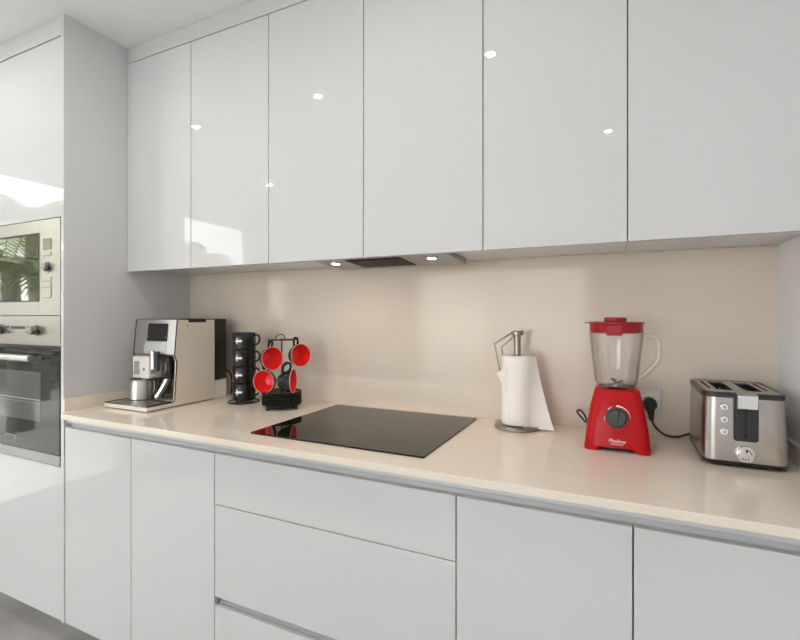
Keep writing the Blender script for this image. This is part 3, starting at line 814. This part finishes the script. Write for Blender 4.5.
P = [(-.06, 1.556, .955), (-.090, 1.58, .958), (-.112, 1.60, .975), (-.120, 1.61, .985), (-.112, 1.61, .990), (-.098, 1.60, .978), (-.086, 1.59, .955), (-.080, 1.59, .937), (-.070, 1.60, .9295), (-.02, 1.62, .929), (.03, 1.625, .929)]
obj('power_cord', G().tube(spline(P, 6), .0032, 8), 'black_soft', bl)

# ------------------------------------------------------------------ wall socket
so = thing('wall_socket', 'square silver wall socket behind the blender', 'socket', (.083, YS, 1.026))
obj('plate', G().box(.043, .1225, YS - .008, YS - .0004, .981, 1.071, .002), 'plate', so)
obj('insert', G().box(.050, .1155, YS - .0095, YS - .0082, .990, 1.052, .0008), 'plate', so)
g = G().lathe([(.0325, 0), (.0325, .004), (.030, .006), (.0285, .006), (.0285, .001)], (.084, YS - .0095, 1.0165), 40, 'Y', closed=True)
g.cyl((.084, YS - .0095, 1.0165), .0284, .0012, 36, 'Y')
obj('face', g, 'white_plastic', so, label='round white socket face')

# ------------------------------------------------------------------ toaster
TXc, TYc = .2805, 1.504
to = thing('toaster', 'brushed steel two-slot toaster with black trim by the right wall', 'toaster', (TXc, TYc, ZT))
TW, TD = .1745, .258
yf = TYc - TD / 2
g = G(); g.cap = False
R_ = .028
g.loft([rrect(TXc + .001, TYc, TW + .004, TD + .002, R_, .9405, 8), rrect(TXc, TYc, TW, TD, R_, 1.02, 8), rrect(TXc - .001, TYc, TW - .006, TD - .004, R_, 1.0955, 8)], True, False)
obj('body', g, 'steel_toaster', to, smooth=50)
g = G().loft([rrect(TXc + .001, TYc, TW - .006, TD - .006, R_ - .004, .9295, 8), rrect(TXc + .001, TYc, TW + .003, TD + .002, R_, .933, 8), rrect(TXc + .001, TYc, TW + .0055, TD + .005, R_, .9403, 8)])
obj('skirt', g, 'black', to)
for sx in (-1, 1):
    for sy in (-1, 1): obj('foot', G().cyl((TXc + sx * .06, TYc + sy * .09, ZT), .012, .0046, 16), 'black_soft', to)
# lid: black rim ring, steel plate made of strips around two bread slots
W_, D_ = TW - .002, TD + .001
g = G().loft([rrect(TXc - .001, TYc, W_, D_, R_, 1.0957, 8), rrect(TXc - .001, TYc, W_, D_, R_, 1.1065, 8), rrect(TXc - .001, TYc, W_ - .004, D_ - .004, R_ - .002, 1.1085, 8), rrect(TXc - .001, TYc, W_ - .022, D_ - .022, R_ - .010, 1.1085, 8), rrect(TXc - .001, TYc, W_ - .022, D_ - .022, R_ - .010, 1.0957, 8)], False, False)
lid = obj('lid_rim', g, 'black', to)
g = G()
xa, ya = TXc - .001 - W_ / 2 + .0115, TYc - D_ / 2 + .0115
xb, yb = TXc - .001 + W_ / 2 - .0115, TYc + D_ / 2 - .0115
cuts = [(xa + .010, xa + .0165, ya + .055, yb - .030), (xa + .027, xa + .062, ya + .040, yb - .030), (xb - .062, xb - .027, ya + .040, yb - .030), (xb - .0165, xb - .010, ya + .055, yb - .030)]
xs = [xa] + [v for c_ in cuts for v in c_[:2]] + [xb]
for i in range(0, len(xs), 2): g.box(xs[i], xs[i + 1], ya, yb, 1.1040, 1.1080)
for c_ in cuts: g.box(c_[0], c_[1], ya, c_[2], 1.1040, 1.1080).box(c_[0], c_[1], c_[3], yb, 1.1040, 1.1080)
obj('top_plate', g, 'steel_toaster', to)
g = G()
for c_ in cuts:
    a, b, c, d = c_; zb = 1.02
    g.box(a - .002, a, c, d, zb, 1.1039).box(b, b + .002, c, d, zb, 1.1039).box(a - .002, b + .002, c - .002, c, zb, 1.1039).box(a - .002, b + .002, d, d + .002, zb, 1.1039).box(a, b, c, d, zb, zb + .002)
obj('slot_liner', g, 'black', to)
g = G()
for c_ in cuts[1:3]:
    for q_ in range(4):
        yy = c_[2] + .03 + q_ * .035
        for xx in (c_[0] + .008, c_[1] - .008): g.tube([(xx, yy, 1.024), (xx, yy, 1.096)], .0012, 6)
    g.tube([((c_[0] + c_[1]) / 2, c_[2] + .004, 1.088), ((c_[0] + c_[1]) / 2, c_[3] - .004, 1.088)], .0016, 6)
obj('bread_cage', g, 'steel', to)
sx_ = TXc + .0010
def slotpoly(w, z0, z1, r):
    pts = []
    for cx_, cz_, a0 in ((w / 2 - r, z0 + r, -90), (-w / 2 + r, z0 + r, 180)):
        for q_ in range(7):
            a = math.radians(a0 + (15 * q_ if a0 == -90 else 15 * q_)); pts.append((sx_ + cx_ + r * math.cos(a), cz_ + r * math.sin(a)))
    # order: right-bottom arc then left-bottom arc
    R1 = pts[:7]; L1 = pts[7:]
    return [(sx_ + w / 2, z1)] + R1[::-1] + L1[::-1] + [(sx_ - w / 2, z1)]
obj('lever_channel', G().prism(slotpoly(.0505, .9915, 1.0985, .008), 'Y', yf - .0022, yf + .006), 'black', to)
obj('channel_slit', G().box(sx_ - .0025, sx_ + .0025, yf - .0027, yf - .002, .999, 1.090), 'tank', to)
obj('channel_guide', G().box(sx_ - .019, sx_ - .006, yf - .0032, yf - .002, .996, 1.070).box(sx_ + .006, sx_ + .019, yf - .0032, yf - .002, .996, 1.070), 'black', to)
obj('lever', G().prism([(yf - .0035, 1.1095), (yf - .018, 1.1095), (yf - .024, 1.104), (yf - .021, 1.073), (yf - .0035, 1.073)], 'X', sx_ - .0205, sx_ + .0205, .002), 'chrome', to, label='shiny steel push-down lever')
for zb in (1.0725, 1.0420, 1.0115):
    b_ = obj('button', G().cyl((TXc - .0425, yf - .0015, zb), .0088, .004, 24, 'Y', .0012), 'chrome', to)
    obj('button_mark', G().cyl((TXc - .0425, yf - .0054, zb), .0036, .0006, 16, 'Y'), 'grey_print', b_)
kb = obj('browning_dial', G().cyl((sx_ - .001, yf - .001, .9612), .0190, .009, 40, 'Y', .002).cyl((sx_ - .001, yf - .0098, .9612), .0145, .002, 36, 'Y', .0008), 'chrome', to, label='round shiny browning dial')
g = G().box(sx_ - .002, sx_ + .001, yf - .0126, yf - .0116, .967, .975)
for a in (20, 45, 70, 160, 190, 215):
    g.box(-.0012, .0012, -.0006, 0, .0095, .0125, mtx=Matrix.Translation((sx_ - .001, yf - .0118, .9612)) @ Matrix.Rotation(math.radians(a), 4, 'Y'))
obj('dial_marks', g, 'dark_grey', kb)
# its cord and plug reach the wall socket
P = [(.0925, YS - .034, 1.012), (.0935, YS - .036, .990), (.100, YS - .034, .962), (.122, YS - .032, .938), (.148, YS - .030, .9295), (.172, YS - .03, .933), (.1915, YS - .04, .945), (.206, YS - .046, .952)]
cd = obj('power_cord', G().tube(spline(P, 7), .0033, 10), 'black_soft', to)
g = G().cyl((.0895, YS - .0105, 1.0215), .0205, .020, 32, 'Y', .004)
g.tube([(.0895, YS - .028, 1.0215), (.0910, YS - .034, 1.005), (.0930, YS - .035, .990), (.0940, YS - .035, .974)], [.013, .0115, .0085, .0055], 16)
obj('plug', g, 'black_soft', cd)

# ------------------------------------------------------------------ world, camera, view
w = bpy.data.worlds.new('overcast_sky'); S.world = w; w.use_nodes = True
nt = w.node_tree; bg = nt.nodes['Background']
bg.inputs[0].default_value = (.965, .97, 1.0, 1); bg.inputs[1].default_value = 6.2

cam = bpy.data.cameras.new('camera'); co = bpy.data.objects.new('camera', cam); C.objects.link(co)
cam.sensor_width = 36; cam.lens = 461 / 800 * 36; cam.shift_y = -5 / 800; cam.clip_start = .02
co.location = (0, 0, 1.30); co.rotation_euler = (PI / 2, 0, math.radians(25.3))
S.camera = co
S.view_settings.view_transform = 'Standard'; S.view_settings.look = 'None'; S.view_settings.gamma = 1
S.view_settings.use_curve_mapping = False
S.view_settings.exposure = -0.06
S.cycles.max_bounces = 12; S.cycles.diffuse_bounces = 8; S.cycles.glossy_bounces = 6; S.cycles.transparent_max_bounces = 16
S.cycles.sample_clamp_indirect = 8; S.cycles.caustics_reflective = False; S.cycles.caustics_refractive = False
for o in bpy.data.objects:
    if 'o' in o: del o['o']
